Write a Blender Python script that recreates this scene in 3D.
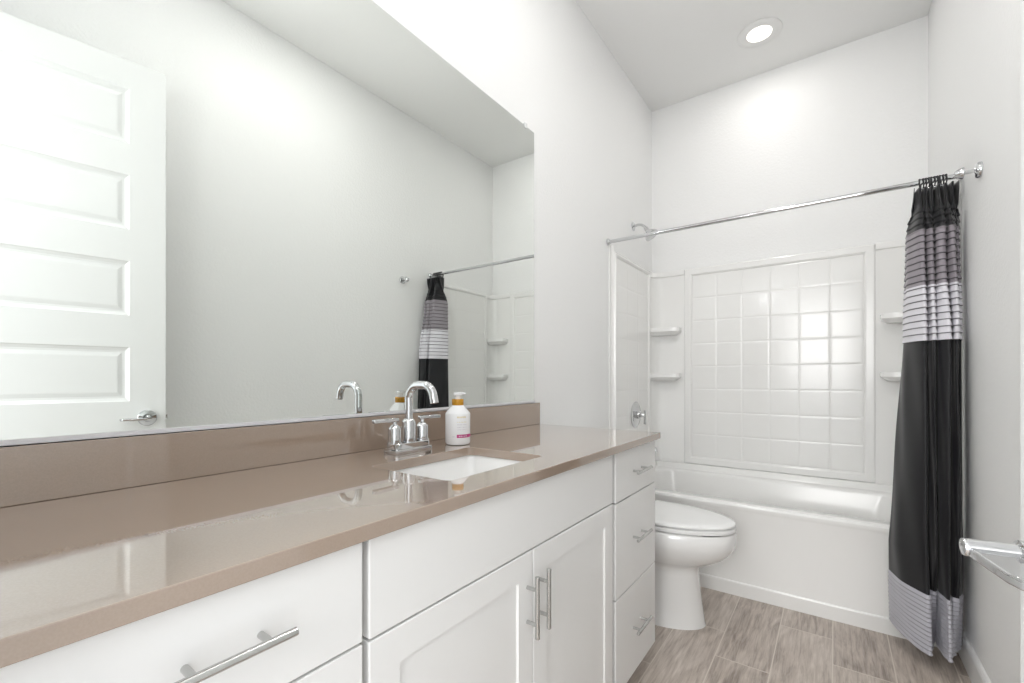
import bpy, bmesh, math, random
from math import sin, cos, pi, radians
from mathutils import Vector, Matrix
random.seed(7)
scn = bpy.context.scene
for o in list(bpy.data.objects): bpy.data.objects.remove(o)
C = scn.collection

# ------------------------------------------------------------------ camera
cam_d = bpy.data.cameras.new('camera'); cam = bpy.data.objects.new('camera', cam_d); C.objects.link(cam)
cam.location = (1.0892, 0.0, 1.088)
cam.rotation_euler = (pi/2, 0, 0.6240)
cam_d.sensor_width = 36.0
cam_d.lens = 447.2/1024*36
cam_d.shift_y = 36.5/1024
cam_d.clip_start = 0.01
scn.camera = cam

# ------------------------------------------------------------------ world, lights, exposure
w = bpy.data.worlds.new('world'); scn.world = w; w.use_nodes = True
w.node_tree.nodes['Background'].inputs[0].default_value = (0.93, 0.97, 1.0, 1)
w.node_tree.nodes['Background'].inputs[1].default_value = 1.15
def lamp(name, kind, loc, power, color=(1,1,1), rot=(0,0,0), **kw):
    d = bpy.data.lights.new(name, kind); d.energy = power; d.color = color
    for k, v in kw.items(): setattr(d, k, v)
    o = bpy.data.objects.new(name, d); C.objects.link(o); o.location = loc; o.rotation_euler = rot
    return o
# the flash / hall light by the doorway that throws the door's shadow on the right wall
lamp('flash_light', 'POINT', (0.42, 0.05, 2.10), 3.0, (0.97, 0.985, 1.0), shadow_soft_size=0.05)
# the photographer's flash, turned up so that the ceiling over the vanity bounces its light
lamp('bounce_flash', 'SPOT', (0.80, 0.60, 2.0), 44, (0.98, 0.99, 1.0), rot=(pi-.03, 0, 0), spot_size=radians(78), spot_blend=1.0, shadow_soft_size=0.12)
# added fill: weak upward spot, spread by the ceiling onto the far walls
lamp('bounce_fill_far', 'SPOT', (0.76, 1.50, 1.7), 8, (0.98, 0.99, 1.0), rot=(pi, 0, 0), spot_size=radians(84), spot_blend=1.0, shadow_soft_size=0.2)
lamp('middle_fill', 'AREA', (0.80, 1.36, 3.036), 4.7, (1.0, 0.985, 0.96), shape='DISK', size=0.16)  # added fill lamp under the ceiling, no fixture, lifts the lower walls
# added soft fill lamp behind the open doorway, lights the tub end frontally
lamp('hall_fill', 'AREA', (0.95, -1.60, 1.60), 29, (1.0, 0.99, 0.975), rot=(pi/2, 0, 0), shape='RECTANGLE', size=1.2, size_y=1.2)
# the can light over the tub
lamp('tub_downlight', 'AREA', (0.745, 2.883, 3.036), 1.3, (1.0, 0.975, 0.94), shape='DISK', size=0.14)
# portal: tells the renderer that the sky light comes in through the doorway
p = lamp('doorway_portal', 'AREA', (1.0, -0.10, 1.21), 1, rot=(pi/2, 0, pi), shape='RECTANGLE', size=.765, size_y=2.42); p.data.cycles.is_portal = True
scn.view_settings.view_transform = 'Standard'
scn.view_settings.look = 'None'
scn.view_settings.gamma = 1.0
scn.view_settings.use_curve_mapping = False
scn.view_settings.exposure = 0.63

# ------------------------------------------------------------------ materials
def srgb(r, g, b):
    f = lambda c: (c/255/12.92) if c/255 <= .04045 else ((c/255+.055)/1.055)**2.4
    return (f(r), f(g), f(b), 1)
def mat(name, col, rough=.5, metal=0.0, spec=.5, bump=None, coat=0.0):
    m = bpy.data.materials.new(name); m.use_nodes = True
    nt = m.node_tree; b = nt.nodes['Principled BSDF']
    b.inputs['Base Color'].default_value = col
    b.inputs['Roughness'].default_value = rough
    b.inputs['Metallic'].default_value = metal
    b.inputs['Specular IOR Level'].default_value = spec
    b.inputs['Coat Weight'].default_value = coat
    # slight procedural variation of the roughness, as on every real surface
    tc = nt.nodes.new('ShaderNodeTexCoord'); n = nt.nodes.new('ShaderNodeTexNoise')
    n.inputs['Scale'].default_value = bump[0] if bump else 9.0
    n.inputs['Detail'].default_value = 3.0
    nt.links.new(tc.outputs['Object'], n.inputs['Vector'])
    mr = nt.nodes.new('ShaderNodeMapRange'); mr.inputs[3].default_value = rough*.9; mr.inputs[4].default_value = rough*1.1
    nt.links.new(n.outputs[0], mr.inputs[0]); nt.links.new(mr.outputs[0], b.inputs['Roughness'])
    if bump:
        bp = nt.nodes.new('ShaderNodeBump'); bp.inputs['Strength'].default_value = bump[1]; bp.inputs['Distance'].default_value = bump[2]
        nt.links.new(n.outputs[0], bp.inputs['Height']); nt.links.new(bp.outputs[0], b.inputs['Normal'])
    return m
M = {}
M['wall'] = mat('wall_paint', (.905, .905, .90, 1), .55, bump=(85, .34, .004), spec=.35)
M['ceiling'] = mat('ceiling_paint', (.88, .88, .87, 1), .8, bump=(110, .2, .004), spec=.2)
M['trim'] = mat('trim_paint', (.84, .84, .83, 1), .35)
M['door'] = mat('door_paint', (.79, .795, .79, 1), .38)
M['cabinet'] = mat('cabinet_paint', (.84, .835, .825, 1), .35)
M['carcass'] = mat('cabinet_carcass', (.50, .49, .45, 1), .5)
M['porcelain'] = mat('porcelain', (.88, .875, .865, 1), .07, coat=.4)
M['seat'] = mat('seat_plastic', (.90, .90, .895, 1), .14)
M['acrylic'] = mat('acrylic', (.91, .905, .89, 1), .16)
M['chrome'] = mat('chrome', (.66, .665, .675, 1), .06, metal=1)
M['steel'] = mat('satin_steel', (.55, .55, .54, 1), .24, metal=1)
M['alu'] = mat('aluminium', (.74, .74, .77, 1), .35, spec=.6)
M['black_metal'] = mat('black_metal', (.012, .012, .014, 1), .3, metal=0, spec=.6)
M['mirror'] = mat('mirror_silver', (.865, .89, .865, 1), .0, metal=1)
M['mirror_edge'] = mat('mirror_edge', (.10, .13, .12, 1), .15)
M['clip'] = mat('clear_clip', (.75, .76, .76, 1), .1)
M['bottle'] = mat('bottle_plastic', (.86, .86, .87, 1), .22)
M['amber'] = mat('amber_collar', srgb(196, 142, 40), .25)
M['pink'] = mat('pink_print', srgb(186, 24, 118), .4)
M['gold'] = mat('gold_print', srgb(214, 196, 140), .4)
M['greyprint'] = mat('grey_print', srgb(196, 190, 200), .4)
M['whiteprint'] = mat('white_print', srgb(240, 225, 235), .4)
M['rubber'] = mat('pale_rubber', (.55, .54, .50, 1), .6)
M['dark'] = mat('dark_gap', (.03, .03, .03, 1), .7)
# the mirror's roughness stays exactly zero
# quartz counter
def quartz():
    m = mat('taupe_quartz', srgb(146, 128, 115), .05, spec=.62, coat=1.0)
    nt = m.node_tree; b = nt.nodes['Principled BSDF']; b.inputs['Coat Roughness'].default_value = .03; b.inputs['Coat IOR'].default_value = 1.65
    tc = nt.nodes.new('ShaderNodeTexCoord'); n = nt.nodes.new('ShaderNodeTexNoise'); n.inputs['Scale'].default_value = 420; n.inputs['Detail'].default_value = 2
    r = nt.nodes.new('ShaderNodeValToRGB'); r.color_ramp.elements[0].position = .35; r.color_ramp.elements[1].position = .7
    r.color_ramp.elements[0].color = srgb(160, 142, 127); r.color_ramp.elements[1].color = srgb(165, 147, 132)
    nt.links.new(tc.outputs['Object'], n.inputs['Vector']); nt.links.new(n.outputs[0], r.inputs[0]); nt.links.new(r.outputs[0], b.inputs['Base Color'])
    return m
M['quartz'] = quartz()
# wood-look porcelain planks, long side along the room (y)
def planks():
    m = mat('wood_plank_tile', srgb(150, 135, 122), .38, spec=.45)
    nt = m.node_tree; b = nt.nodes['Principled BSDF']; N = nt.nodes.new; Lk = nt.links.new
    tc = N('ShaderNodeTexCoord'); sp = N('ShaderNodeSeparateXYZ'); Lk(tc.outputs['Object'], sp.inputs[0])
    cb = N('ShaderNodeCombineXYZ')
    def mth(op, a, b_):
        n = N('ShaderNodeMath'); n.operation = op
        for k, x in enumerate((a, b_)):
            if isinstance(x, (int, float)): n.inputs[k].default_value = x
            else: Lk(x, n.inputs[k])
        return n.outputs[0]
    ay = mth('ADD', sp.outputs[0], 10*.1875-.71)
    row = mth('FLOOR', mth('DIVIDE', ay, .1875), 0)
    ax = mth('ADD', mth('MULTIPLY', mth('SUBTRACT', row, 9), .2), mth('ADD', sp.outputs[1], 6.0-2.09))   # each row steps back a third of a plank
    Lk(ax, cb.inputs[0]); Lk(ay, cb.inputs[1])
    br = N('ShaderNodeTexBrick'); br.offset = 0; br.offset_frequency = 2; br.squash = 1
    br.inputs['Scale'].default_value = 1; br.inputs['Brick Width'].default_value = .6; br.inputs['Row Height'].default_value = .1875
    br.inputs['Mortar Size'].default_value = .0022; br.inputs['Mortar Smooth'].default_value = .1; br.inputs['Bias'].default_value = 0
    br.inputs['Color1'].default_value = (0.25, .25, .25, 1); br.inputs['Color2'].default_value = (.75, .75, .75, 1); br.inputs['Mortar'].default_value = (.5, .5, .5, 1)
    Lk(cb.outputs[0], br.inputs['Vector'])
    # grain: noise stretched along the plank, displaced per plank
    mp = N('ShaderNodeMapping'); mp.inputs['Scale'].default_value = (7, 95, 1)
    off = N('ShaderNodeVectorMath'); off.operation = 'MULTIPLY_ADD'; off.inputs[1].default_value = (7, 3, 9)
    Lk(br.outputs['Color'], off.inputs[0]); Lk(cb.outputs[0], off.inputs[2]); Lk(off.outputs[0], mp.inputs[0])
    n1 = N('ShaderNodeTexNoise'); n1.inputs['Scale'].default_value = 1; n1.inputs['Detail'].default_value = 7; n1.inputs['Roughness'].default_value = .68; n1.inputs['Distortion'].default_value = .5
    Lk(mp.outputs[0], n1.inputs['Vector'])
    mp2 = N('ShaderNodeMapping'); mp2.inputs['Scale'].default_value = (3.5, 16, 1); Lk(off.outputs[0], mp2.inputs[0])
    n2 = N('ShaderNodeTexNoise'); n2.inputs['Scale'].default_value = 1; n2.inputs['Detail'].default_value = 3; n2.inputs['Distortion'].default_value = 1.5; Lk(mp2.outputs[0], n2.inputs['Vector'])
    mx = N('ShaderNodeMix'); mx.data_type = 'FLOAT'; mx.inputs[0].default_value = .42
    Lk(n1.outputs[0], mx.inputs[2]); Lk(n2.outputs[0], mx.inputs[3])
    bt = N('ShaderNodeMath'); bt.operation = 'MULTIPLY_ADD'; bt.inputs[1].default_value = .16; Lk(br.outputs['Color'], bt.inputs[0])
    sb = N('ShaderNodeMath'); sb.operation = 'SUBTRACT'; sb.inputs[1].default_value = .08; Lk(mx.outputs[0], sb.inputs[0]); Lk(sb.outputs[0], bt.inputs[2])
    r = N('ShaderNodeValToRGB'); e = r.color_ramp.elements
    e[0].position = .33; e[0].color = srgb(138, 126, 117); e[1].position = .68; e[1].color = srgb(216, 206, 197)
    k = e.new(.5); k.color = srgb(187, 175, 165)
    Lk(bt.outputs[0], r.inputs[0])
    mc = N('ShaderNodeMix'); mc.data_type = 'RGBA'; Lk(br.outputs['Fac'], mc.inputs[0]); Lk(r.outputs[0], mc.inputs[6]); mc.inputs[7].default_value = srgb(212, 203, 193)
    Lk(mc.outputs[2], b.inputs['Base Color'])
    bp = N('ShaderNodeBump'); bp.inputs['Strength'].default_value = .25; bp.inputs['Distance'].default_value = .002; bp.invert = True
    Lk(br.outputs['Fac'], bp.inputs['Height']); Lk(bp.outputs[0], b.inputs['Normal'])
    return m
M['planks'] = planks()
# banded curtain cloth: bands by height on the cloth (uv.y stores the unfolded height)
def curtain_mat():
    m = mat('curtain_cloth', (.02, .02, .022, 1), .42, spec=.3)
    nt = m.node_tree; b = nt.nodes['Principled BSDF']; N = nt.nodes.new; Lk = nt.links.new
    b.inputs['Sheen Weight'].default_value = .15
    uv = N('ShaderNodeUVMap'); sp = N('ShaderNodeSeparateXYZ'); Lk(uv.outputs[0], sp.inputs[0])
    r = N('ShaderNodeValToRGB'); r.color_ramp.interpolation = 'CONSTANT'; e = r.color_ramp.elements
    H = 2.0
    e[0].position = 0; e[0].color = srgb(190, 189, 197)
    e[1].position = .272/H; e[1].color = srgb(29, 29, 32)
    for z, c in ((1.232, srgb(222, 220, 226)), (1.452, srgb(146, 140, 146)), (1.672, srgb(29, 29, 32))):
        k = e.new(z/H); k.color = c
    def mth(op, a, b_):
        n = N('ShaderNodeMath'); n.operation = op
        for k, x in enumerate((a, b_)):
            if isinstance(x, (int, float)): n.inputs[k].default_value = x
            else: Lk(x, n.inputs[k])
        return n.outputs[0]
    # shade of each pin-tuck painted as a dark line, grey and white bands
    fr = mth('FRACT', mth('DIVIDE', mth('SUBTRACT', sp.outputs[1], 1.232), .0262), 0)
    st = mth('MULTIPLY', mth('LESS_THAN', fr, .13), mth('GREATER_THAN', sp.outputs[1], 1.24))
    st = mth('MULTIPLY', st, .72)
    lo = mth('LESS_THAN', mth('FRACT', mth('DIVIDE', mth('SUBTRACT', sp.outputs[1], .062), .0162), 0), .2)  # same painted tuck shade, closer spaced, in the bottom band
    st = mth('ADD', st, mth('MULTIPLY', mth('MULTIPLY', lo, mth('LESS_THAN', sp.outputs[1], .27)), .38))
    hh = N('ShaderNodeMath'); hh.operation = 'DIVIDE'; hh.inputs[1].default_value = H; Lk(sp.outputs[1], hh.inputs[0])
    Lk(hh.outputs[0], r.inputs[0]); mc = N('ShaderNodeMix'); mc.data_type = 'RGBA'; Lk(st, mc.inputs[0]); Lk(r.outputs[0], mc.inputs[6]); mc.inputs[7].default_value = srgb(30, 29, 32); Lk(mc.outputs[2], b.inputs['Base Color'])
    wv = N('ShaderNodeTexNoise'); wv.inputs['Scale'].default_value = 260; tc = N('ShaderNodeTexCoord'); Lk(tc.outputs['Object'], wv.inputs['Vector'])
    bp = N('ShaderNodeBump'); bp.inputs['Strength'].default_value = .12; bp.inputs['Distance'].default_value = .001
    Lk(wv.outputs[0], bp.inputs['Height']); Lk(bp.outputs[0], b.inputs['Normal'])
    return m
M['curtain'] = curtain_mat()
def emit(name, col, s):
    m = bpy.data.materials.new(name); m.use_nodes = True; nt = m.node_tree
    b = nt.nodes['Principled BSDF']; b.inputs['Base Color'].default_value = (.9, .9, .88, 1)
    b.inputs['Emission Color'].default_value = col; b.inputs['Emission Strength'].default_value = s
    return m
M['lens'] = emit('light_lens', (1, .95, .84, 1), 1.15)

# ------------------------------------------------------------------ mesh helpers
def obj(name, bm, m, parent=None, smooth=None, bevel=0, seg=2):
    bmesh.ops.recalc_face_normals(bm, faces=bm.faces[:])
    me = bpy.data.meshes.new(name); bm.to_mesh(me); bm.free()
    for x in (m if isinstance(m, (list, tuple)) else [m]): me.materials.append(x)
    o = bpy.data.objects.new(name, me); C.objects.link(o)
    if parent: o.parent = parent
    if smooth:
        for p in me.polygons: p.use_smooth = True
        if smooth != True:
            try: me.set_sharp_from_angle(angle=radians(smooth))
            except Exception: pass
    if bevel:
        b = o.modifiers.new('bevel', 'BEVEL'); b.width = bevel; b.segments = seg; b.limit_method = 'ANGLE'; b.angle_limit = radians(40)
    return o
def tag(o, label, cat, group=None):
    o['label'] = label; o['category'] = cat
    if group: o['group'] = group
    return o
def thing(name, label, cat, loc=(0,0,0), group=None):
    o = bpy.data.objects.new(name, None); C.objects.link(o); o.location = loc; o.empty_display_size = .05
    return tag(o, label, cat, group)
def struct(name, bm, m, parent=None, **k):
    o = obj(name, bm, m, parent, **k)
    if not parent: o['kind'] = 'structure'
    return o
def box(bm, x0, x1, y0, y1, z0, z1, mi=0):
    v = [bm.verts.new(p) for p in ((x0,y0,z0),(x1,y0,z0),(x1,y1,z0),(x0,y1,z0),(x0,y0,z1),(x1,y0,z1),(x1,y1,z1),(x0,y1,z1))]
    for f in ((0,3,2,1),(4,5,6,7),(0,1,5,4),(1,2,6,5),(2,3,7,6),(3,0,4,7)):
        bm.faces.new([v[i] for i in f]).material_index = mi
    return bm
def B(*a):
    return box(bmesh.new(), *a)
def frame_for(d):
    d = d.normalized(); a = Vector((0,0,1)) if abs(d.z) < .9 else Vector((1,0,0))
    u = d.cross(a).normalized(); return u, d.cross(u).normalized()
def tube(bm, pts, r, n=16, cap=True, sq=None):
    """round tube along a polyline, parallel-transported; r: number or list"""
    P = [Vector(p) for p in pts]; R = r if isinstance(r, (list, tuple)) else [r]*len(P)
    T = []
    for i in range(len(P)):
        a = P[max(i-1,0)]; b = P[min(i+1,len(P)-1)]; T.append((b-a).normalized())
    u, v = frame_for(T[0]); rings = []
    for i, p in enumerate(P):
        if i:
            q = T[i-1].rotation_difference(T[i]); u = q @ u; v = q @ v
        rings.append([bm.verts.new(p + (u*cos(2*pi*k/n) + v*sin(2*pi*k/n))*R[i]) for k in range(n)])
    for a, b in zip(rings, rings[1:]):
        for k in range(n): bm.faces.new((a[k], a[(k+1)%n], b[(k+1)%n], b[k]))
    if cap:
        bm.faces.new(rings[0][::-1]); bm.faces.new(rings[-1])
    return bm
def lathe(bm, prof, o=(0,0,0), axis=(0,0,1), n=32, mi=0):
    """surface of revolution; prof = [(radius, height)...] along axis from o"""
    o = Vector(o); d = Vector(axis).normalized(); u, v = frame_for(d); rings = []
    for r, h in prof:
        if r < 1e-6: rings.append([bm.verts.new(o + d*h)])
        else: rings.append([bm.verts.new(o + d*h + (u*cos(2*pi*k/n)+v*sin(2*pi*k/n))*r) for k in range(n)])
    for a, b in zip(rings, rings[1:]):
        for k in range(n):
            if len(a) == 1 and len(b) == 1: continue
            if len(a) == 1: f = bm.faces.new((a[0], b[(k+1)%n], b[k]))
            elif len(b) == 1: f = bm.faces.new((a[k], a[(k+1)%n], b[0]))
            else: f = bm.faces.new((a[k], a[(k+1)%n], b[(k+1)%n], b[k]))
            f.material_index = mi
    return bm
def arc(c, r, a0, a1, n, e1=(1,0,0), e2=(0,0,1)):
    c, e1, e2 = Vector(c), Vector(e1), Vector(e2)
    return [c + e1*(r*cos(a0+(a1-a0)*i/n)) + e2*(r*sin(a0+(a1-a0)*i/n)) for i in range(n+1)]
def rrect(x0, x1, y0, y1, r, n=6):
    out = []
    for cx, cy, a in ((x1-r,y1-r,0),(x0+r,y1-r,pi/2),(x0+r,y0+r,pi),(x1-r,y0+r,3*pi/2)):
        for i in range(n+1): out.append((cx+r*cos(a+pi/2*i/n), cy+r*sin(a+pi/2*i/n)))
    return out
def loft(bm, loops, close=True, cap0=False, cap1=False):
    R = [[bm.verts.new(p) for p in l] for l in loops]; n = len(R[0])
    for a, b in zip(R, R[1:]):
        for k in range(n if close else n-1): bm.faces.new((a[k], a[(k+1)%n], b[(k+1)%n], b[k]))
    if cap0: bm.faces.new(R[0][::-1])
    if cap1: bm.faces.new(R[-1])
    return bm

W, L, H = 1.502, 3.2743, 3.048
YF = -0.03                                   # inner face of the wall with the doorway
# ------------------------------------------------------------------ the room
struct('floor', B(-.1, W+.1, YF-1.3, L+.1, -.1, 0), M['planks'])
struct('ceiling', B(-.1, W+.1, YF-.12, L+.1, H, H+.1), M['ceiling'])
struct('wall_left', B(-.1, 0, YF-.12, L+.1, 0, H), M['wall'])
struct('wall_right', B(W, W+.1, YF-.12, L+.1, 0, H), M['wall'])
struct('wall_back', B(0, W, L, L+.1, 0, H), M['wall'])
DX0, DX1, DH = .62, 1.385, 2.42
bm = B(0, DX0, YF-.12, YF, 0, H); box(bm, DX1, W, YF-.12, YF, 0, H); box(bm, DX0, DX1, YF-.12, YF, DH, H)
struct('wall_front', bm, M['wall'])
bm = B(DX0-.057, DX0, YF, YF+.012, .9, DH+.057)
box(bm, DX1, DX1+.057, YF, YF+.012, 0, DH+.057); box(bm, DX0, DX1, YF, YF+.012, DH, DH+.057)
struct('trim_1', bm, M['trim'], bevel=.003)

# right baseboard, profile swept along y
def baseboard(name, y0, y1, x, s=-1):
    prof = [(0,0),(.014,0),(.014,.088),(.011,.097),(.006,.102),(0,.104)]
    bm = bmesh.new()
    loft(bm, [[(x+s*a, y, z) for a, z in prof] for y in (y0, y1)], cap0=True, cap1=True)
    return struct(name, bm, M['trim'])
baseboard('baseboard_right', YF, 2.462, W)
bm = bmesh.new(); loft(bm, [[(a, y, z) for a, z in [(0,0),(.014,0),(.014,.088),(.011,.097),(.006,.102),(0,.104)]] for y in (1.70, 2.462)], cap0=True, cap1=True)
struct('baseboard_left', bm, M['trim'])

# ------------------------------------------------------------------ entry door, open against the right wall
def door():
    DW, T, DHt = .735, .035, 2.385
    a = radians(8.2)
    free = Vector((1.247, .688, .012)); d = Vector((sin(a), -cos(a), 0)); nrm = Vector((-cos(a), -sin(a), 0))   # d: towards hinge, nrm: into the room
    mx = Matrix((( d.x, nrm.x, 0, free.x), (d.y, nrm.y, 0, free.y), (0,0,1,free.z), (0,0,0,1)))
    root = bpy.data.objects.new('door_1', None); C.objects.link(root); root['kind'] = 'structure'
    root.matrix_world = mx
    st = .118
    ph, pitch, top = .222, .352, 2.270
    zc = [top-ph/2-.012-pitch*i for i in range(6)]
    pan = [(z-ph/2, z+ph/2) for z in zc]
    bm = bmesh.new()
    # local: x along door (0 free edge..DW), y = out of the face (0 face, -T back), z
    zs = [0] + sum([[p[0], p[1]] for p in reversed(pan)], []) + [DHt-.012]
    for side, y0, s in ((1, 0, -1), (-1, -T, 1)):
        def q(x, z, dep): return bm.verts.new((x, y0+s*dep, z))
        def quad(a, b, c, e): bm.faces.new([q(*a), q(*b), q(*c), q(*e)])
        Z1 = DHt-.012
        quad((0,0,0),(st,0,0),(st,Z1,0),(0,Z1,0)); quad((DW-st,0,0),(DW,0,0),(DW,Z1,0),(DW-st,Z1,0))
        for i in range(0, len(zs)-1, 2): quad((st,zs[i],0),(DW-st,zs[i],0),(DW-st,zs[i+1],0),(st,zs[i+1],0))
        for z0, z1 in pan:
            steps = [(0,0),(.004,.004),(.014,.009),(.022,.0095),(.036,.005),(.040,.0045)]
            for (a0,d0),(a1,d1) in zip(steps, steps[1:]):
                o = ((st+a0,z0+a0),(DW-st-a0,z0+a0),(DW-st-a0,z1-a0),(st+a0,z1-a0)); i_ = ((st+a1,z0+a1),(DW-st-a1,z0+a1),(DW-st-a1,z1-a1),(st+a1,z1-a1))
                for k in range(4):
                    k2 = (k+1)%4; quad((*o[k],d0),(*o[k2],d0),(*i_[k2],d1),(*i_[k],d1))
            a1, d1 = steps[-1]; quad((st+a1,z0+a1,d1),(DW-st-a1,z0+a1,d1),(DW-st-a1,z1-a1,d1),(st+a1,z1-a1,d1))
    Z1 = DHt-.012
    for f in (((0,0,0),(0,-T,0),(0,-T,Z1),(0,0,Z1)), ((DW,0,0),(DW,-T,0),(DW,-T,Z1),(DW,0,Z1)), ((0,0,0),(DW,0,0),(DW,-T,0),(0,-T,0)), ((0,0,Z1),(DW,0,Z1),(DW,-T,Z1),(0,-T,Z1))):
        bm.faces.new([bm.verts.new(p) for p in f])
    bmesh.ops.remove_doubles(bm, verts=bm.verts[:], dist=1e-5)
    obj('door_leaf', bm, M['door'], root)
    # lever handle: rosette, neck, flat lever turned back towards the hinge
    hx, hz = .062, .910
    def handle(sgn, y):
        bm = bmesh.new()
        lathe(bm, [(0,0),(.033,0),(.033,.006),(.030,.010),(.016,.012),(.0155,.016)], (hx, y, hz), (0,sgn,0), 36)
        h = obj('door_handle', bm, M['chrome'], root, smooth=35); h['label'] = 'chrome lever handle'
        bm = bmesh.new()
        tube(bm, [(hx, y+sgn*.014, hz), (hx, y+sgn*.062, hz)], .0085, 24)
        lathe(bm, [(.0085,0),(.0125,.001),(.0125,.007),(.0085,.008)], (hx, y+sgn*.018, hz), (0,sgn,0), 24)
        lathe(bm, [(0,0),(.0084,0),(.0088,.002),(.0080,.0045),(0,.0055)], (hx, y+sgn*.060, hz), (0,sgn,0), 24)
        obj('handle_neck', bm, M['chrome'], h, smooth=35)
        bm = bmesh.new()
        yo = y+sgn*.0605
        out = [(hx-.009, yo-sgn*.004), (hx-.002, yo+sgn*.002), (hx+.020, yo+sgn*.002), (hx+.070, yo-sgn*.001), (hx+.084, yo-sgn*.005),
               (hx+.089, yo-sgn*.014), (hx+.089, yo-sgn*.046), (hx+.060, yo-sgn*.050), (hx+.014, yo-sgn*.050), (hx-.004, yo-sgn*.040)]
        loft(bm, [[(p[0], p[1], hz+z) for p in out] for z in (-.007, .002)], cap0=True, cap1=True)
        obj('lever', bm, M['chrome'], h, bevel=.002, seg=3, smooth=40)
    handle(1, 0); handle(-1, -T)
    bm = bmesh.new(); box(bm, -.0008, .0006, -T+.006, -.006, hz-.028, hz+.028); box(bm, -.008, 0, -T+.012, -.012, hz-.008, hz+.008)
    obj('latch', bm, M['steel'], root)
    for z in (.2, 1.2, 2.17):
        bm = bmesh.new(); tube(bm, [(DW+.004, .004, z-.045), (DW+.004, .004, z+.045)], .006, 12)
        obj('hinge', bm, M['steel'], root, smooth=40)
door()

# ------------------------------------------------------------------ vanity
XF, XC = .540, .519                          # front of drawer faces, front of carcass
CT = .8827                                   # counter top height
def pull(parent, p, axis, name='handle', ln=.135, sp=.076, proj=.027):
    """bar pull: axis 'y' or 'z', p centre on the face"""
    a = Vector((0,1,0)) if axis == 'y' else Vector((0,0,1)); p = Vector(p); out = Vector((1,0,0))
    bm = bmesh.new(); c = p + out*proj
    tube(bm, [c-a*ln/2, c-a*(ln/2-.0008), c+a*(ln/2-.0008), c+a*ln/2], [.0046,.0052,.0052,.0046], 20)
    for s in (-1, 1): tube(bm, [p+a*s*sp/2-out*.0005, c+a*s*sp/2], .0042, 14)
    o = obj(name, bm, M['steel'], parent, smooth=35); o['label'] = 'brushed metal bar pull'
    return o
def slab(name, y0, y1, z0, z1, parent):
    return obj(name, B(XC+.0005, XF, y0, y1, z0, z1), M['cabinet'], parent, bevel=.0018)
def shaker(name, y0, y1, z0, z1, parent):
    s = .056; bm = bmesh.new()
    F, R_, K = XF, XF-.005, XC+.0005
    o = [(y0,z0),(y1,z0),(y1,z1),(y0,z1)]; i1 = [(y0+s,z0+s),(y1-s,z0+s),(y1-s,z1-s),(y0+s,z1-s)]; i2 = [(y0+s+.002,z0+s+.002),(y1-s-.002,z0+s+.002),(y1-s-.002,z1-s-.002),(y0+s+.002,z1-s-.002)]
    loft(bm, [[(K,)+p for p in o], [(F-.0015,)+p for p in o], [(F,)+(p[0]+(.0015 if k in (0,3) else -.0015), p[1]+(.0015 if k in (0,1) else -.0015)) for k, p in enumerate(o)], [(F,)+p for p in i1], [(R_,)+p for p in i2]], cap0=True, cap1=True)
    return obj(name, bm, M['cabinet'], parent)
def carcass(t, y0, y1):
    zt = CT-.0245; T = .016                                           # open-topped box of panels
    bm = B(.012, XC, y0, y0+T, .089, zt); box(bm, .012, XC, y1-T, y1, .089, zt); box(bm, .012, .012+T, y0+T, y1-T, .089, zt)
    box(bm, .012+T, XC-T, y0+T, y1-T, .089, .089+T); box(bm, XC-T, XC, y0+T, y1-T, .089, zt)
    obj('carcass', bm, M['carcass'], t)
    obj('toe_kick', B(.02, XC-.065, y0+.001, y1-.001, .0, .089), M['cabinet'], t)
ROWS = ((.698, .8535), (.396, .694), (.091, .392))
def drawer_unit(label, y0, y1, rows, pz, name='drawer_cabinet'):
    t = thing(name, label, 'cabinet', (0,0,0))
    carcass(t, y0-.006, y1+.003)
    for (z0, z1), zp in zip(rows, pz):
        d = slab('drawer', y0, y1, z0, z1, t)
        pull(d, (XF, (y0+y1)/2, zp), 'y')
    return t
t = drawer_unit('white drawer cabinet at the near end of the vanity, closest to the camera', .038, .396, ((.709, .8535), (.404, .705), (.091, .400)), (.785, .56, .25))
t = thing('sink_cabinet', 'white sink cabinet with two shaker doors under a false front', 'cabinet')
carcass(t, .4, 1.303)
slab('false_front', .4075, 1.2905, .706, .8535, t)
d = shaker('door', .4075, .8435, .091, .702, t); pull(d, (XF, .820, .5885), 'z')
d = shaker('door', .8465, 1.2905, .091, .702, t); pull(d, (XF, .868, .590), 'z')
t = drawer_unit('white three-drawer cabinet at the far end of the vanity, next to the toilet', 1.3135, 1.690, ROWS, (.775, .552, .246))
bm = B(.012, XC, 1.6935, 1.6975, .089, CT-.0245)
obj('end_panel', bm, M['cabinet'], t)

# countertop with a cut-out, eased edges; backsplash
t = thing('countertop', 'glossy taupe quartz countertop on the white vanity cabinets', 'countertop', (0,0,0))
hole = rrect(.212, .468, .650, 1.008, .018)
outer = [(0.001, YF+.002), (.5577, YF+.002), (.5577, 1.7), (.001, 1.7)]
bm = bmesh.new(); th = .0235
ring = {}
for z in (CT, CT-th):
    vo = [bm.verts.new((x, y, z)) for x, y in outer]; vi = [bm.verts.new((x, y, z)) for x, y in hole]
    ring[z] = (vo, vi); es = []
    for l in (vo, vi):
        for k in range(len(l)): es.append(bm.edges.new((l[k], l[(k+1)%len(l)])))
    bmesh.ops.triangle_fill(bm, use_beauty=True, edges=es)
for j in (0, 1):
    a, b = ring[CT][j], ring[CT-th][j]
    for k in range(len(a)): bm.faces.new((a[k], a[(k+1)%len(a)], b[(k+1)%len(a)], b[k]))
obj('slab', bm, M['quartz'], t, bevel=.0016)
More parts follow.
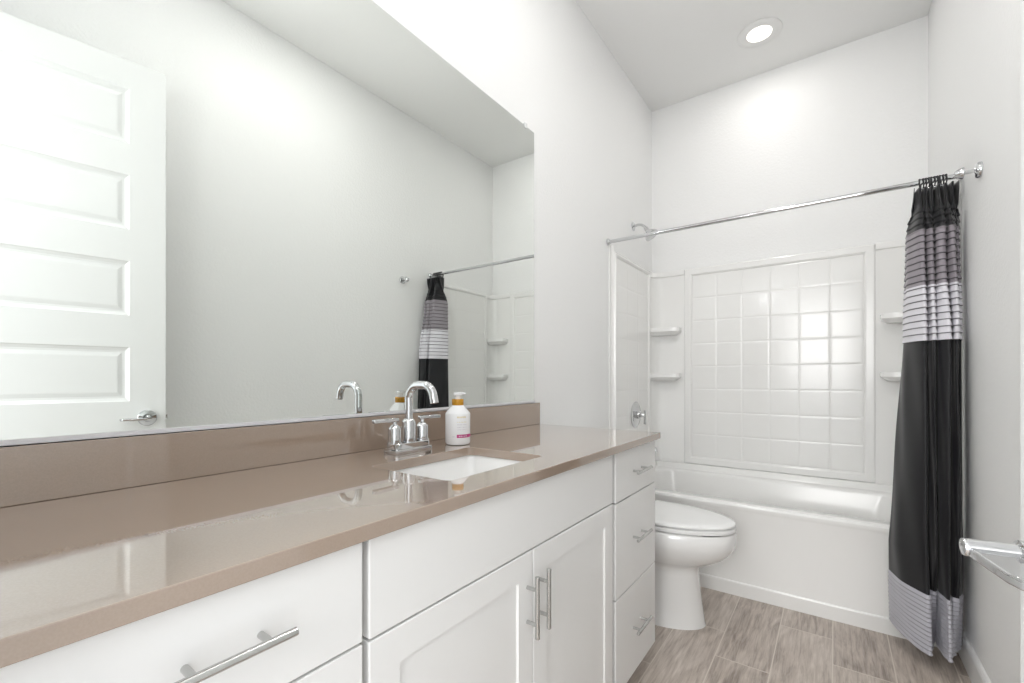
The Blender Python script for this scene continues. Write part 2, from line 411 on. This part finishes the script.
tag(obj('backsplash', B(.001, .0205, YF+.002, 1.7, CT+.0002, CT+.095), M['quartz'], bevel=.0012),
    'low taupe quartz backsplash strip along the wall under the mirror', 'backsplash')

# sink: undermount rectangular basin
t = thing('sink', 'white rectangular undermount sink set into the taupe countertop', 'sink', (.34, .829, .74))
def rl(x0, x1, y0, y1, r, z): return [(x-.34, y-.829, z-.74) for x, y in rrect(x0, x1, y0, y1, r, 8)]
bm = bmesh.new(); zt = CT-th-.0005
loft(bm, [rl(.180,.500,.620,1.038,.03,zt-.012), rl(.180,.500,.620,1.038,.03,zt), rl(.207,.473,.645,1.013,.022,zt), rl(.209,.471,.648,1.010,.024,zt-.006),
          rl(.222,.458,.668,.990,.035,zt-.08), rl(.232,.448,.685,.973,.045,zt-.115), rl(.255,.425,.715,.943,.05,zt-.130), rl(.315,.365,.800,.858,.02,zt-.136)], cap1=True)
obj('basin', bm, M['porcelain'], t, smooth=50)
bm = bmesh.new(); lathe(bm, [(0,.003),(.012,.004),(.018,.002),(.022,.0005),(.0225,-.001)], (0, 0, zt-.136-.74), (0,0,1), 28)
obj('drain', bm, M['chrome'], t, smooth=40)

# ------------------------------------------------------------------ faucet
FX, FY = .121, .849
t = thing('faucet', 'chrome gooseneck faucet with two lever handles behind the sink', 'faucet', (FX, FY, CT))
bm = bmesh.new()
def rp(hx, hy, r, z): return [(x, y, z) for x, y in rrect(-hx, hx, -hy, hy, r, 6)]
loft(bm, [rp(.029,.067,.012,0), rp(.030,.068,.012,.003), rp(.030,.068,.012,.011), rp(.028,.066,.012,.013), rp(.024,.063,.012,.0135), rp(.024,.063,.012,.026), rp(.0225,.0615,.012,.028)], cap0=True, cap1=True)
obj('base_plate', bm, M['chrome'], t, smooth=35)
bm = bmesh.new()
lathe(bm, [(.0215,.027),(.0215,.030),(.019,.031),(.019,.082),(.018,.086),(.0135,.091),(.0115,.092)], (0,0,0), (0,0,1), 32)
top = .197; R_ = .040
path = [(0,0,.088),(0,0,.12),(0,0,top-R_-.004)] + [tuple(p) for p in arc((R_,0,top-R_-.011), R_, pi, pi/2, 10)] + [(.056,0,top-.011)] + [tuple(p) for p in arc((.062,0,top-.011-.036), .036, pi/2, .22, 12)]
lx = path[-1]; path += [(lx[0]+.0045, 0, lx[2]-.020)]
tube(bm, path, .0112, 24)
obj('spout', bm, M['chrome'], t, smooth=35)
for s in (-1, 1):
    y = s*.050
    bm = bmesh.new()
    lathe(bm, [(.0205,.027),(.0205,.031),(.0175,.032),(.0175,.066),(.0165,.070),(.009,.077),(.006,.079),(.006,.088),(0,.088)], (0,y,0), (0,0,1), 28)
    h = obj('handle', bm, M['chrome'], t, smooth=35)
    bm = bmesh.new()
    box(bm, -.0065, .0065, min(y-s*.012, y+s*.070), max(y-s*.012, y+s*.070), .086, .0965)
    obj('lever', bm, M['chrome'], h, bevel=.003, seg=3, smooth=50)
bm = bmesh.new(); tube(bm, [(-.026,0,.027),(-.026,0,.062)], .0025, 10); lathe(bm, [(0,.01),(.005,.008),(.006,.004),(.004,0),(0,0)], (-.026,0,.060), (0,0,1), 16)
obj('lift_rod', bm, M['chrome'], t, smooth=40)

# ------------------------------------------------------------------ soap bottle
t = thing('soap_bottle', 'white pump bottle with amber collar and pink label stripe beside the faucet', 'bottle', (.140, 1.030, CT))
r0 = .0385
bm = bmesh.new(); lathe(bm, [(0,.001),(.030,.0005),(.036,.002),(r0,.008),(r0,.094),(.0375,.098),(.018,.120),(.0165,.122),(.0165,.124),(0,.124)], n=48)
obj('body', bm, M['bottle'], t, smooth=40)
bm = bmesh.new(); lathe(bm, [(.0172,.121),(.0180,.122),(.0180,.1385),(.0172,.140),(0,.140)], n=40)
obj('collar', bm, M['amber'], t, smooth=40)
bm = bmesh.new(); lathe(bm, [(.0090,.139),(.0090,.147),(.0075,.148),(.0070,.151),(.0130,.152),(.0135,.155),(.0125,.1605),(0,.162)], n=28)
tube(bm, [(0,0,.1565),(.004,.014,.157),(.007,.025,.1555)], [.005,.0045,.0038], 12)
obj('pump', bm, M['bottle'], t, smooth=40)
# printed label: curved patches lying on the body, facing the camera's right
FA = math.atan2(-1.018, 1.089-.142)
def patch(bm, a0, a1, z0, z1, r=r0+.0003, n=10, mi=0):
    vs = [(bm.verts.new((r*cos(a0+(a1-a0)*i/n), r*sin(a0+(a1-a0)*i/n), z0)), bm.verts.new((r*cos(a0+(a1-a0)*i/n), r*sin(a0+(a1-a0)*i/n), z1))) for i in range(n+1)]
    for p, q in zip(vs, vs[1:]): bm.faces.new((p[0], q[0], q[1], p[1])).material_index = mi
bm = bmesh.new()
patch(bm, FA-.08, FA+1.9, .024, .0335, mi=0, n=24)
def words(z0, z1, a, spec, mi, r):
    for wd, gap in spec:
        patch(bm, a, a+wd, z0, z1, r, 3, mi); a += wd+gap
rn = random.Random(3)
def glyphs(z0, z1, a, end, mi, gw, r=r0+.0004):
    while a < end:
        wd = gw*rn.uniform(.5, 1.0); patch(bm, a, a+wd, z0+rn.choice((0, 0, .25))*(z1-z0), z1, r, 2, mi); a += wd + gw*(.45 if rn.random() > .2 else 1.4)
glyphs(.0268, .0305, FA+.0, FA+.75, 3, .045, r0+.0006)
glyphs(.0835, .0885, FA-.06, FA+.62, 1, .06)
glyphs(.0700, .0722, FA-.06, FA+.75, 1, .05)
glyphs(.0625, .0645, FA-.06, FA+.8, 2, .05)
glyphs(.0545, .0565, FA-.06, FA+.7, 2, .05)
glyphs(.0475, .0490, FA-.06, FA+.75, 2, .05)
glyphs(.0260, .0285, FA-.42, FA-.26, 2, .05)
lb = obj('label_print', bm, [M['pink'], M['gold'], M['greyprint'], M['whiteprint']], t); lb['label'] = 'printed label with a pink stripe'

# ------------------------------------------------------------------ mirror on the left wall
MY0, MY1, MZ0, MZ1 = YF+.02, 1.6735, CT+.0953, 2.179
t = thing('mirror', 'large frameless wall mirror above the vanity backsplash', 'mirror', (0, (MY0+MY1)/2, MZ0))
oy, oz = -(MY0+MY1)/2, -MZ0
bm = bmesh.new(); box(bm, .001, .006, MY0+oy, MY1+oy, MZ0+oz+.001, MZ1+oz)
for f in bm.faces: f.material_index = 0 if f.calc_center_median().x > .0055 else 1
g = obj('glass', bm, [M['mirror'], M['mirror_edge']], t)
bm = bmesh.new(); box(bm, .001, .010, MY0+oy, MY1+oy, MZ0+oz, MZ0+oz+.0012); box(bm, .0066, .010, MY0+oy, MY1+oy, MZ0+oz, MZ0+oz+.010)
c = obj('bottom_channel', bm, M['alu'], t); c['label'] = 'thin aluminium channel'
for y in (.35, 1.605):
    bm = B(.0005, .0095, y+oy-.010, y+oy+.010, MZ1+oz-.010, MZ1+oz+.012)
    obj('clip', bm, M['clip'], t, bevel=.0025)

# ------------------------------------------------------------------ toilet
def egg(cx, cy, back, front, hw, z, n=48, pw=1.0):
    out = []
    for k in range(n):
        a = 2*pi*k/n; ca, sa = cos(a), sin(a)
        lx = front if ca > 0 else back
        e = 2.0 if ca > 0 else 2.6
        rr = (abs(ca)**e + abs(sa)**e)**(-1/e)
        out.append((cx+lx*ca*rr, cy+hw*sa*rr, z))
    return out
TY = 2.09
t = thing('toilet', 'white toilet with closed lid between the vanity and the bathtub', 'toilet', (.40, TY, 0))
ox = -.40
bm = bmesh.new()
prof = [  # cx, back, front, half width, z
 (.40,.300,.232,.126,0), (.40,.300,.228,.123,.012), (.40,.298,.213,.114,.12), (.40,.298,.203,.108,.22), (.40,.298,.202,.108,.252),
 (.40,.298,.216,.114,.264), (.405,.297,.252,.135,.280), (.415,.293,.292,.162,.310), (.425,.288,.316,.179,.345), (.43,.285,.322,.185,.375), (.43,.285,.323,.186,.424), (.43,.285,.318,.181,.430)]
loft(bm, [egg(c+ox, 0, b, f, h, z) for c, b, f, h, z in prof] + [egg(.43+ox,0,.23,.265,.13,.431), egg(.43+ox,0,.20,.23,.105,.40), egg(.43+ox,0,.12,.12,.06,.27)], cap0=True, cap1=True)
obj('bowl', bm, M['porcelain'], t, smooth=50)
bm = bmesh.new(); q = egg
loft(bm, [egg(.445+ox,0,.222,.302,.175,.4352), egg(.445+ox,0,.228,.308,.181,.4375), egg(.445+ox,0,.228,.308,.181,.450), egg(.445+ox,0,.225,.305,.178,.4525), egg(.445+ox,0,.15,.22,.105,.4525), egg(.445+ox,0,.15,.22,.105,.4352), egg(.445+ox,0,.222,.302,.175,.4352)])
obj('seat', bm, M['seat'], t, smooth=45)
bm = bmesh.new()
loft(bm, [egg(.445+ox,0,.222,.302,.175,.4575), egg(.445+ox,0,.226,.306,.179,.460), egg(.445+ox,0,.226,.306,.179,.466), egg(.445+ox,0,.222,.300,.174,.471), egg(.445+ox,0,.20,.275,.155,.4745), egg(.445+ox,0,.12,.17,.09,.477), egg(.445+ox,0,.03,.04,.03,.4775)], cap0=True, cap1=True)
obj('lid', bm, M['seat'], t, smooth=45)
bm = bmesh.new()
bm.free()
for s in (-1, 1):
    bm = bmesh.new(); tube(bm, [(.222+ox, s*.075-.02, .452),(.222+ox, s*.075+.02, .452)], .011, 14); box(bm, .205+ox, .235+ox, s*.075-.02, s*.075+.02, .430, .452)
    obj('hinge', bm, M['seat'], t, smooth=40)
for s in (-1, 1):
    for xb in (.30, .49):
        obj('bumper', B(xb+ox, xb+.025+ox, s*.13-.012, s*.13+.012, .4525, .4575), M['rubber'], t)
bm = bmesh.new()
def tk(x0, x1, hw, r, z): return [(x+ox, y, z) for x, y in rrect(x0, x1, -hw, hw, r, 6)]
loft(bm, [tk(.04,.195,.17,.03,.40), tk(.03,.205,.185,.03,.45), tk(.022,.212,.195,.03,.74), tk(.022,.212,.195,.03,.752)], cap0=True, cap1=True)
obj('tank', bm, M['porcelain'], t, smooth=50)
bm = bmesh.new(); loft(bm, [tk(.018,.220,.202,.03,.7525), tk(.016,.222,.204,.03,.757), tk(.016,.222,.204,.03,.775), tk(.022,.216,.198,.03,.783)], cap0=True, cap1=True)
obj('tank_lid', bm, M['porcelain'], t, smooth=45)
bm = bmesh.new(); lathe(bm, [(0,0),(.012,0),(.012,.010),(0,.012)], (.212+ox,-.14,.69), (1,0,0), 20); box(bm, .221+ox, .228+ox, -.145, -.075, .683, .695)
obj('flush_lever', bm, M['chrome'], t, bevel=.002)

# ------------------------------------------------------------------ bathtub
TF, TB, TZ = 2.470, L-.002, .458             # front face, back, rim height
x0, x1 = .002, W-.002
t = thing('bathtub', 'white alcove bathtub with a plain apron across the end of the room', 'bathtub', (W/2, TF, 0))
ox, oy = -W/2, -TF
bm = bmesh.new()
# apron profile (y, z) swept in x: toe skirt, recessed face, rolled rim
ap = [(TF+.02,0),(TF,0),(TF,.062),(TF+.002,.067),(TF+.006,.069),(TF+.007,.075),(TF+.004,.42),(TF+.002,.428),(TF,.434),(TF,.447),(TF+.004,.456),(TF+.02,TZ+.002)]
loft(bm, [[(x+ox, y+oy, z) for y, z in ap] for x in (x0, x1)], close=False)
obj('apron', bm, M['acrylic'], t, smooth=20)
bm = bmesh.new()
def tl(a, b, c, d, r, z): return [(x+ox, y+oy, z) for x, y in rrect(a, b, c, d, r, 10)]
loft(bm, [tl(x0,x1,TF+.02,TB,.004,TZ+.002), tl(x0+.075,x1-.075,TF+.075,TB-.115,.13,TZ+.002), tl(x0+.083,x1-.083,TF+.083,TB-.123,.13,TZ-.004), tl(x0+.087,x1-.087,TF+.087,TB-.127,.13,TZ-.015),
          tl(x0+.11,x1-.14,TF+.105,TB-.145,.14,.25), tl(x0+.13,x1-.19,TF+.125,TB-.165,.15,.11), tl(x0+.16,x1-.24,TF+.16,TB-.20,.14,.075), tl(x0+.30,x1-.40,TF+.26,TB-.30,.08,.070)], cap1=True)
obj('basin', bm, M['acrylic'], t, smooth=50)
# raised ledge along the three walls on which the surround stands
bm = bmesh.new()
pr = lambda d: [(TB-.0, TZ), (TB-.062, TZ+.002), (TB-.056, TZ+.010), (TB-.050, .482), (TB-.046, .490), (TB-.038, .494), (TB, .494)]
loft(bm, [[(x+ox, y+oy, z) for y, z in pr(0)] for x in (x0, x1)], cap0=True, cap1=True)
for s, xw in ((1, x0), (-1, x1)):
    loft(bm, [[(xw+s*(TB-y)+ox, yy+oy, z) for y, z in pr(0)] for yy in (TF+.02, TB)], cap0=True, cap1=True)
obj('wall_ledge', bm, M['acrylic'], t, smooth=40)
bm = bmesh.new(); lathe(bm, [(0,.006),(.028,.006),(.033,.002),(.033,0)], (.108+ox, 2.90+oy, .33), (1,0,.12), 28)
obj('overflow_plate', bm, M['chrome'], t, smooth=40)

# ------------------------------------------------------------------ moulded tub surround
SZ0, SZ1 = .4945, 1.846
SB = L-.030                                  # face of the back panel
t = thing('tub_surround', 'white moulded tile-pattern wall surround with corner shelves above the bathtub', 'tub surround', (W/2, L, SZ0))
ox, oy, oz = -W/2, -L, -SZ0
def tiles(bm, o, eu, ev, en, cu, cv, nu, nv, g=.0045, dep=.0014):
    """moulded tile field: origin o, in-plane axes eu/ev, outward normal en; pillow tiles with sunk joints"""
    o, eu, ev, en = Vector(o), Vector(eu), Vector(ev), Vector(en)
    su, sv = cu/nu, cv/nv
    def P(a, b, d): return bm.verts.new(o + eu*a + ev*b + en*d)
    for i in range(nu):
        for j in range(nv):
            a0, a1, b0, b1 = i*su, (i+1)*su, j*sv, (j+1)*sv
            lo = [P(a,b,-dep) for a, b in ((a0,b0),(a1,b0),(a1,b1),(a0,b1))]
            m1 = [P(a,b,-.0005) for a, b in ((a0+g,b0+g),(a1-g,b0+g),(a1-g,b1-g),(a0+g,b1-g))]
            m2 = [P(a,b,0) for a, b in ((a0+2.4*g,b0+2.4*g),(a1-2.4*g,b0+2.4*g),(a1-2.4*g,b1-2.4*g),(a0+2.4*g,b1-2.4*g))]
            for A, Bq in ((lo, m1), (m1, m2)):
                for k in range(4): bm.faces.new((A[k], A[(k+1)%4], Bq[(k+1)%4], Bq[k]))
            bm.faces.new(m2)
def moulding(bm, P, rect, n_out, h=.010, w_=.026):
    """raised picture-frame moulding around rect (a0,a1,b0,b1); P(a,b,d) places a point"""
    a0, a1, b0, b1 = rect
    prof = [(0,0),(.003,h*.7),(.008,h),(w_-.012,h*.9),(w_-.005,h*.45),(w_,-.002)]
    loops = [[P(a0+s, b0+s, d), P(a1-s, b0+s, d), P(a1-s, b1-s, d), P(a0+s, b1-s, d)] for s, d in prof]
    loft(bm, loops)
# centre back panel
bx0, bx1 = .240, 1.279
bm = bmesh.new()
PB = lambda a, b, d: (a+ox, SB-d+oy, b+oz)
moulding(bm, PB, (bx0, bx1, SZ0, SZ1), None, .010, .052)
tiles(bm, PB(bx0+.052, SZ0+.052, 0), (1,0,0), (0,0,1), (0,-1,0), bx1-bx0-.104, SZ1-SZ0-.104, 6, 8)
box(bm, bx0+ox, bx1+ox, SB+.004+oy, -.0005, oz+SZ0, oz+SZ1)
obj('back_panel', bm, M['acrylic'], t)
# side panels
for side in (0, 1):
    xs = (lambda d: d) if side == 0 else (lambda d: W-d)
    bm = bmesh.new(); y0, y1 = TF+.060, L-.115
    PS = lambda a, b, d: (xs(.020+d)+ox, a+oy, b+oz)
    moulding(bm, PS, (y0, y1, SZ0, SZ1), None, .012, .030)
    tiles(bm, PS(y0+.030, SZ0+.030, 0), (0,1,0), (0,0,1), (1 if side == 0 else -1,0,0), y1-y0-.060, SZ1-SZ0-.060, 3, 8)
    a, b = sorted((xs(.0005), xs(.016))); box(bm, a+ox, b+ox, y0+oy, y1+oy, oz+SZ0, oz+SZ1)
    obj('side_panel', bm, M['acrylic'], t)
    bm = bmesh.new()
    prof = [(y+.025,d) for y,d in [(TF+.002,.0005),(TF+.002,.004),(TF+.006,.007),(TF+.024,.007),(TF+.028,.010),(TF+.036,.022),(TF+.036,.0005)]]
    loft(bm, [[(xs(d)+ox, y+oy, z+oz) for y, d in prof] for z in (SZ0, SZ1+.035)], cap0=True, cap1=True)
    obj('edge_flange', bm, M['acrylic'], t)
    # concave corner column with top lip
    xe = bx0 if side == 0 else W-bx1
    cv = [(.020, y1-.004), (.022, L-.10)] + [(.022+.075-.075*cos(u), L-.10+.070*sin(u)-.0) for u in [pi/2*k/8 for k in range(1, 9)]] + [(xe-.012, L-.0300), (xe-.006, L-.0305), (xe+.001, L-.0310)]
    bm = bmesh.new()
    lip = lambda s: [(x+(s if x < xe-.02 else 0), y-(s if y > L-.12 else 0)) for x, y in cv]
    rows = [(SZ0, 0.004), (SZ0+.03, .004), (SZ0+.036, 0), (SZ1-.040, 0), (SZ1-.034, .008), (SZ1-.006, .009), (SZ1, .006)]
    loops = [[(xs(x)+ox, y+oy, z+oz) for x, y in lip(s)] for z, s in rows]
    loops.append([(xs(.001)+ox, min(y, L-.001)+oy, SZ1+oz) if i < 6 else (xs(x)+ox, -.001, SZ1+oz) for i, (x, y) in enumerate(cv)])
    loft(bm, loops, close=False)
    obj('corner_column', bm, M['acrylic'], t, smooth=40)
    for z in (1.440, 1.120):
        bm = bmesh.new()
        fr = [(.021, L-.118), (.10, L-.122), (xe-.045, L-.116), (xe-.028, L-.108), (xe-.020, L-.095), (xe-.020, L-.030), (.06, L-.029), (.021, L-.06)]
        def sh(s, zz): return [(xs(max(.0205, x-(s if k in (2,3,4,5) else 0)))+ox, y+(s if k < 5 else 0)+oy, zz+oz) for k, (x, y) in enumerate(fr)]
        loft(bm, [sh(.030, z-.050), sh(.008, z-.034), sh(0, z-.026), sh(0, z-.0015), sh(.0015, z)], cap0=True, cap1=True)
        obj('shelf', bm, M['acrylic'], t, smooth=28)

# ------------------------------------------------------------------ shower fittings
t = thing('wall_shower', 'chrome shower head on a curved arm above the surround', 'shower', (0, 2.896, 2.10))
bm = bmesh.new(); lathe(bm, [(.030,0),(.030,.003),(.022,.008),(.012,.011),(0,.012)], (.0005,0,0), (1,0,0), 28); obj('flange', bm, M['chrome'], t, smooth=40)
bm = bmesh.new(); pa = [(.005,0,0),(.035,0,.004),(.058,0,-.001),(.078,0,-.016),(.092,0,-.036)]; tube(bm, pa, .0085, 16); obj('arm', bm, M['chrome'], t, smooth=40)
d = Vector((.60, 0, -.80)).normalized()
bm = bmesh.new(); lathe(bm, [(0,-.012),(.011,-.010),(.014,-.002),(.012,.008),(.014,.014),(.024,.03),(.040,.050),(.046,.060),(.046,.066),(.043,.068),(0,.068)], (.088,0,-.032), d, 32); obj('head', bm, M['chrome'], t, smooth=40)

t = thing('shower_valve', 'round chrome shower valve with lever on the tiled surround wall', 'shower valve', (.021, 2.885, .845))
bm = bmesh.new(); lathe(bm, [(.086,0),(.086,.003),(.080,.007),(.055,.010),(.036,.0115),(.030,.013),(0,.013)], (0,0,0), (1,0,0), 40); obj('plate', bm, M['chrome'], t, smooth=30)
bm = bmesh.new(); lathe(bm, [(.026,.012),(.025,.034),(.016,.038),(.014,.060),(.010,.066),(0,.066)], (0,0,0), (1,0,0), 28); h = obj('handle', bm, M['chrome'], t, smooth=35)
bm = bmesh.new(); tube(bm, [(.064,0,.030),(.064,0,-.060)], .0075, 18); obj('lever', bm, M['chrome'], h, smooth=40)

t = thing('tub_spout', 'chrome tub spout low on the wall, half hidden behind the vanity corner', 'tub spout', (.021, 2.905, .615))
bm = bmesh.new()
lathe(bm, [(.031,0),(.031,.012),(.027,.016),(.026,.09),(.025,.118),(.021,.132),(.010,.138),(0,.139)], (0,0,0), (1,0,0), 28)
lathe(bm, [(.014,.0),(.014,.038),(.0,.038)], (.112,0,0), (0,0,-1), 20)
obj('body', bm, M['chrome'], t, smooth=40)
bm = bmesh.new(); tube(bm, [(.112,0,.022),(.112,0,.036)], .003, 10); lathe(bm, [(0,.012),(.007,.010),(.007,.002),(0,0)], (.112,0,.034), (0,0,1), 14); obj('diverter_knob', bm, M['chrome'], t, smooth=40)

# ------------------------------------------------------------------ curtain rod, rings, curtain
RY, RZ = 2.482, 1.893
t = thing('curtain_rod', 'long chrome shower curtain rod spanning the alcove', 'curtain rod', (0, RY, RZ))
bm = bmesh.new(); tube(bm, [(.012,0,0),(W-.012,0,0)], .0105, 24); obj('tube', bm, M['chrome'], t, smooth=40)
for xx, s in ((.0005, 1), (W-.0005, -1)):
    bm = bmesh.new(); lathe(bm, [(.020,0),(.020,.006),(.016,.010),(.0125,.016),(0,.016)], (xx,0,0), (s,0,0), 28); obj('wall_flange', bm, M['chrome'], t, smooth=35)

# rings: ten double rings slid together over the bunched curtain
def ring_proto():
    t = thing('curtain_ring', '', 'curtain ring', (0, RY, RZ), 'curtain rings bunched on the rod')
    bm = bmesh.new(); tube(bm, [tuple(p) for p in arc((0,0,-.008), .0205, -pi*.5, pi*1.42, 28, (0,1,0), (0,0,1))], .0021, 8); obj('hoop', bm, M['black_metal'], t, smooth=40)
    bm = bmesh.new()
    for a in (60, 90, 120):
        p = Vector((0, .0205*cos(radians(a)), -.008+.0205*sin(radians(a)))); lathe(bm, [(0,-.0042),(.0035,-.0022),(.0042,0),(.0035,.0022),(0,.0042)], p, (0,-sin(radians(a)),cos(radians(a))), 10)
    r = obj('roller', bm, M['black_metal'], t, smooth=True)
    bm = bmesh.new(); lathe(bm, [(0,-.006),(.005,-.003),(.006,0),(.005,.003),(0,.006)], (0,-.008,-.030), (0,1,0), 12); obj('ball', bm, M['chrome'], t, smooth=True)
    return t
def dup(root, loc):
    r = root.copy(); C.objects.link(r); r.location = loc
    for ch in root.children:
        c = ch.copy(); C.objects.link(c); c.parent = r
    return r
ring0 = ring_proto(); NR = 10
bpy.context.view_layer.update()
ords = ['first', 'second', 'third', 'fourth', 'fifth', 'sixth', 'seventh', 'eighth', 'ninth', 'tenth']
for i in range(NR):
    x = 1.376 + i*.0086
    r = ring0 if i == 0 else dup(ring0, (x, RY, RZ))
    r.location = (x, RY, RZ); r.rotation_euler = (0, 0, radians(rn.uniform(-7, 7)))
    r['label'] = ('black curtain ring at the left end of the bunch on the rod' if i == 0 else
                  'black curtain ring at the right end of the bunch, beside the right wall' if i == NR-1 else
                  f'{ords[i]} black curtain ring counted from the left end of the bunch')

def catmull(P, u):
    n = len(P)-1; s = min(max(u, 0), 1)*n; i = min(int(s), n-1); f = s-i
    p0, p1, p2, p3 = P[max(i-1,0)], P[i], P[i+1], P[min(i+2,n)]
    return tuple(.5*(2*b+(c-a)*f+(2*a-5*b+4*c-d)*f*f+(3*b-a-3*c+d)*f**3) for a, b, c, d in zip(p0, p1, p2, p3))
def curtain():
    # cross-sections (x, y, z) at a few heights, 15 fold points each; the front of a fold lies towards -y
    top = [(1.352+.0095*i, (2.432 if i % 2 == 0 else 2.487) + .003*sin(i*2.1)) for i in range(15)]
    up = [(1.337,2.505),(1.341,2.45),(1.375,2.385),(1.384,2.452),(1.391,2.405),(1.402,2.392),(1.410,2.458),(1.416,2.400),(1.436,2.386),(1.446,2.450),(1.453,2.395),(1.466,2.388),(1.472,2.440),(1.480,2.42),(1.487,2.475)]
    mid = [(1.327,2.500),(1.338,2.430),(1.377,2.350),(1.388,2.425),(1.396,2.365),(1.405,2.343),(1.413,2.415),(1.419,2.350),(1.445,2.330),(1.453,2.405),(1.459,2.345),(1.467,2.335),(1.473,2.39),(1.480,2.375),(1.488,2.455)]
    low = [(1.276,2.456),(1.305,2.380),(1.374,2.290),(1.384,2.380),(1.396,2.330),(1.403,2.300),(1.413,2.395),(1.418,2.330),(1.436,2.280),(1.445,2.370),(1.452,2.315),(1.466,2.300),(1.474,2.33),(1.482,2.36),(1.490,2.440)]
    bot = [(1.282,2.452),(1.318,2.335),(1.371,2.248),(1.381,2.262),(1.394,2.335),(1.410,2.385),(1.415,2.325),(1.422,2.262),(1.430,2.234),(1.434,2.262),(1.446,2.292),(1.457,2.322),(1.468,2.350),(1.480,2.382),(1.490,2.430)]
    K = [(1.860, top), (1.64, up), (1.23, mid), (.40, low), (.062, bot)]
    bm = bmesh.new(); uvl = bm.loops.layers.uv.new('UVMap')
    NU = 168; zs = []; z = 1.860
    while z > .062: zs.append(z); z -= (.0024 if (z < .29 or 1.22 < z < 1.79) else .008)
    zs.append(.062)
    def tuck(z):
        # sewn pin-tucks: little downward flaps every 27 mm in the light bands and the last of the top black
        for a, b in ((.062, .272), (1.232, 1.672), (1.672, 1.775)):
            if a <= z < b:
                pt = .0162 if a < .1 else .0262; f = ((z-a)/pt) % 1.0
                return .0050*(1-f) if f > .12 else .0050*f/.12
        return 0
    grid = []
    for z in zs:
        for (za, A), (zb, Bq) in zip(K, K[1:]):
            if za >= z >= zb: break
        f = (za-z)/(za-zb); f = f*f*(3-2*f) if za > 1.5 else f
        P = [(a[0]+(b[0]-a[0])*f, a[1]+(b[1]-a[1])*f) for a, b in zip(A, Bq)]
        row = []
        pts = [catmull(P, i/NU) for i in range(NU+1)]
        for i, (x, y) in enumerate(pts):
            a = pts[max(i-1,0)]; b = pts[min(i+1,NU)]
            tx, ty = b[0]-a[0], b[1]-a[1]; l = math.hypot(tx, ty) or 1
            nx, ny = ty/l, -tx/l
            d = tuck(z)
            wob = .0025*sin(z*9+i*.11)*sin(i*.37+z*2)
            hem = .014*max(0, 1-i/22.)**1.5 * max(0, 1-(z-.062)/1.0)   # the left edge rides up over the tub
            row.append((bm.verts.new((x+nx*(d+wob), y+ny*(d+wob), z+hem)), z))
        grid.append(row)
    for ra, rb in zip(grid, grid[1:]):
        for k in range(NU):
            f = bm.faces.new((ra[k][0], ra[k+1][0], rb[k+1][0], rb[k][0]))
            for lp, zz in zip(f.loops, (ra[k][1], ra[k+1][1], rb[k+1][1], rb[k][1])): lp[uvl].uv = (k/NU, zz)
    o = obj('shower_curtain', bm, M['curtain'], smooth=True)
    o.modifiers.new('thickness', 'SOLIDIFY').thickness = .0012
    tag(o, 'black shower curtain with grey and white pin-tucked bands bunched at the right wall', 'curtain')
curtain()

# ------------------------------------------------------------------ ceiling light, robe hook
t = thing('ceiling_light', 'round recessed ceiling light glowing above the bathtub', 'ceiling light', (.745, 2.883, H))
bm = bmesh.new(); lathe(bm, [(.112,-.0005),(.112,-.004),(.108,-.007),(.080,-.011),(.064,-.006),(.062,-.001),(.062,-.0005)], (0,0,0), (0,0,1), 56); obj('trim_ring', bm, M['trim'], t, smooth=40)
bm = bmesh.new(); lathe(bm, [(.0635,-.002),(.0635,-.005),(.052,-.0065),(0,-.008)], (0,0,0), (0,0,1), 48); obj('lens', bm, M['lens'], t, smooth=40)

t = thing('robe_hook', 'small round chrome robe hook on the right wall, seen in the mirror', 'hook', (W, 2.20, 1.808))
bm = bmesh.new(); lathe(bm, [(.027,.0005),(.027,.008),(.024,.012),(.010,.014),(.0065,.018),(.0065,.050)], (0,0,0), (-1,0,0), 28); obj('base', bm, M['chrome'], t, smooth=40)
bm = bmesh.new(); lathe(bm, [(0,.069),(.009,.067),(.0125,.062),(.0195,.048),(.0195,.044),(.016,.042),(.0065,.0415)], (0,0,0), (-1,0,0), 28); obj('peg', bm, M['chrome'], t, smooth=40)
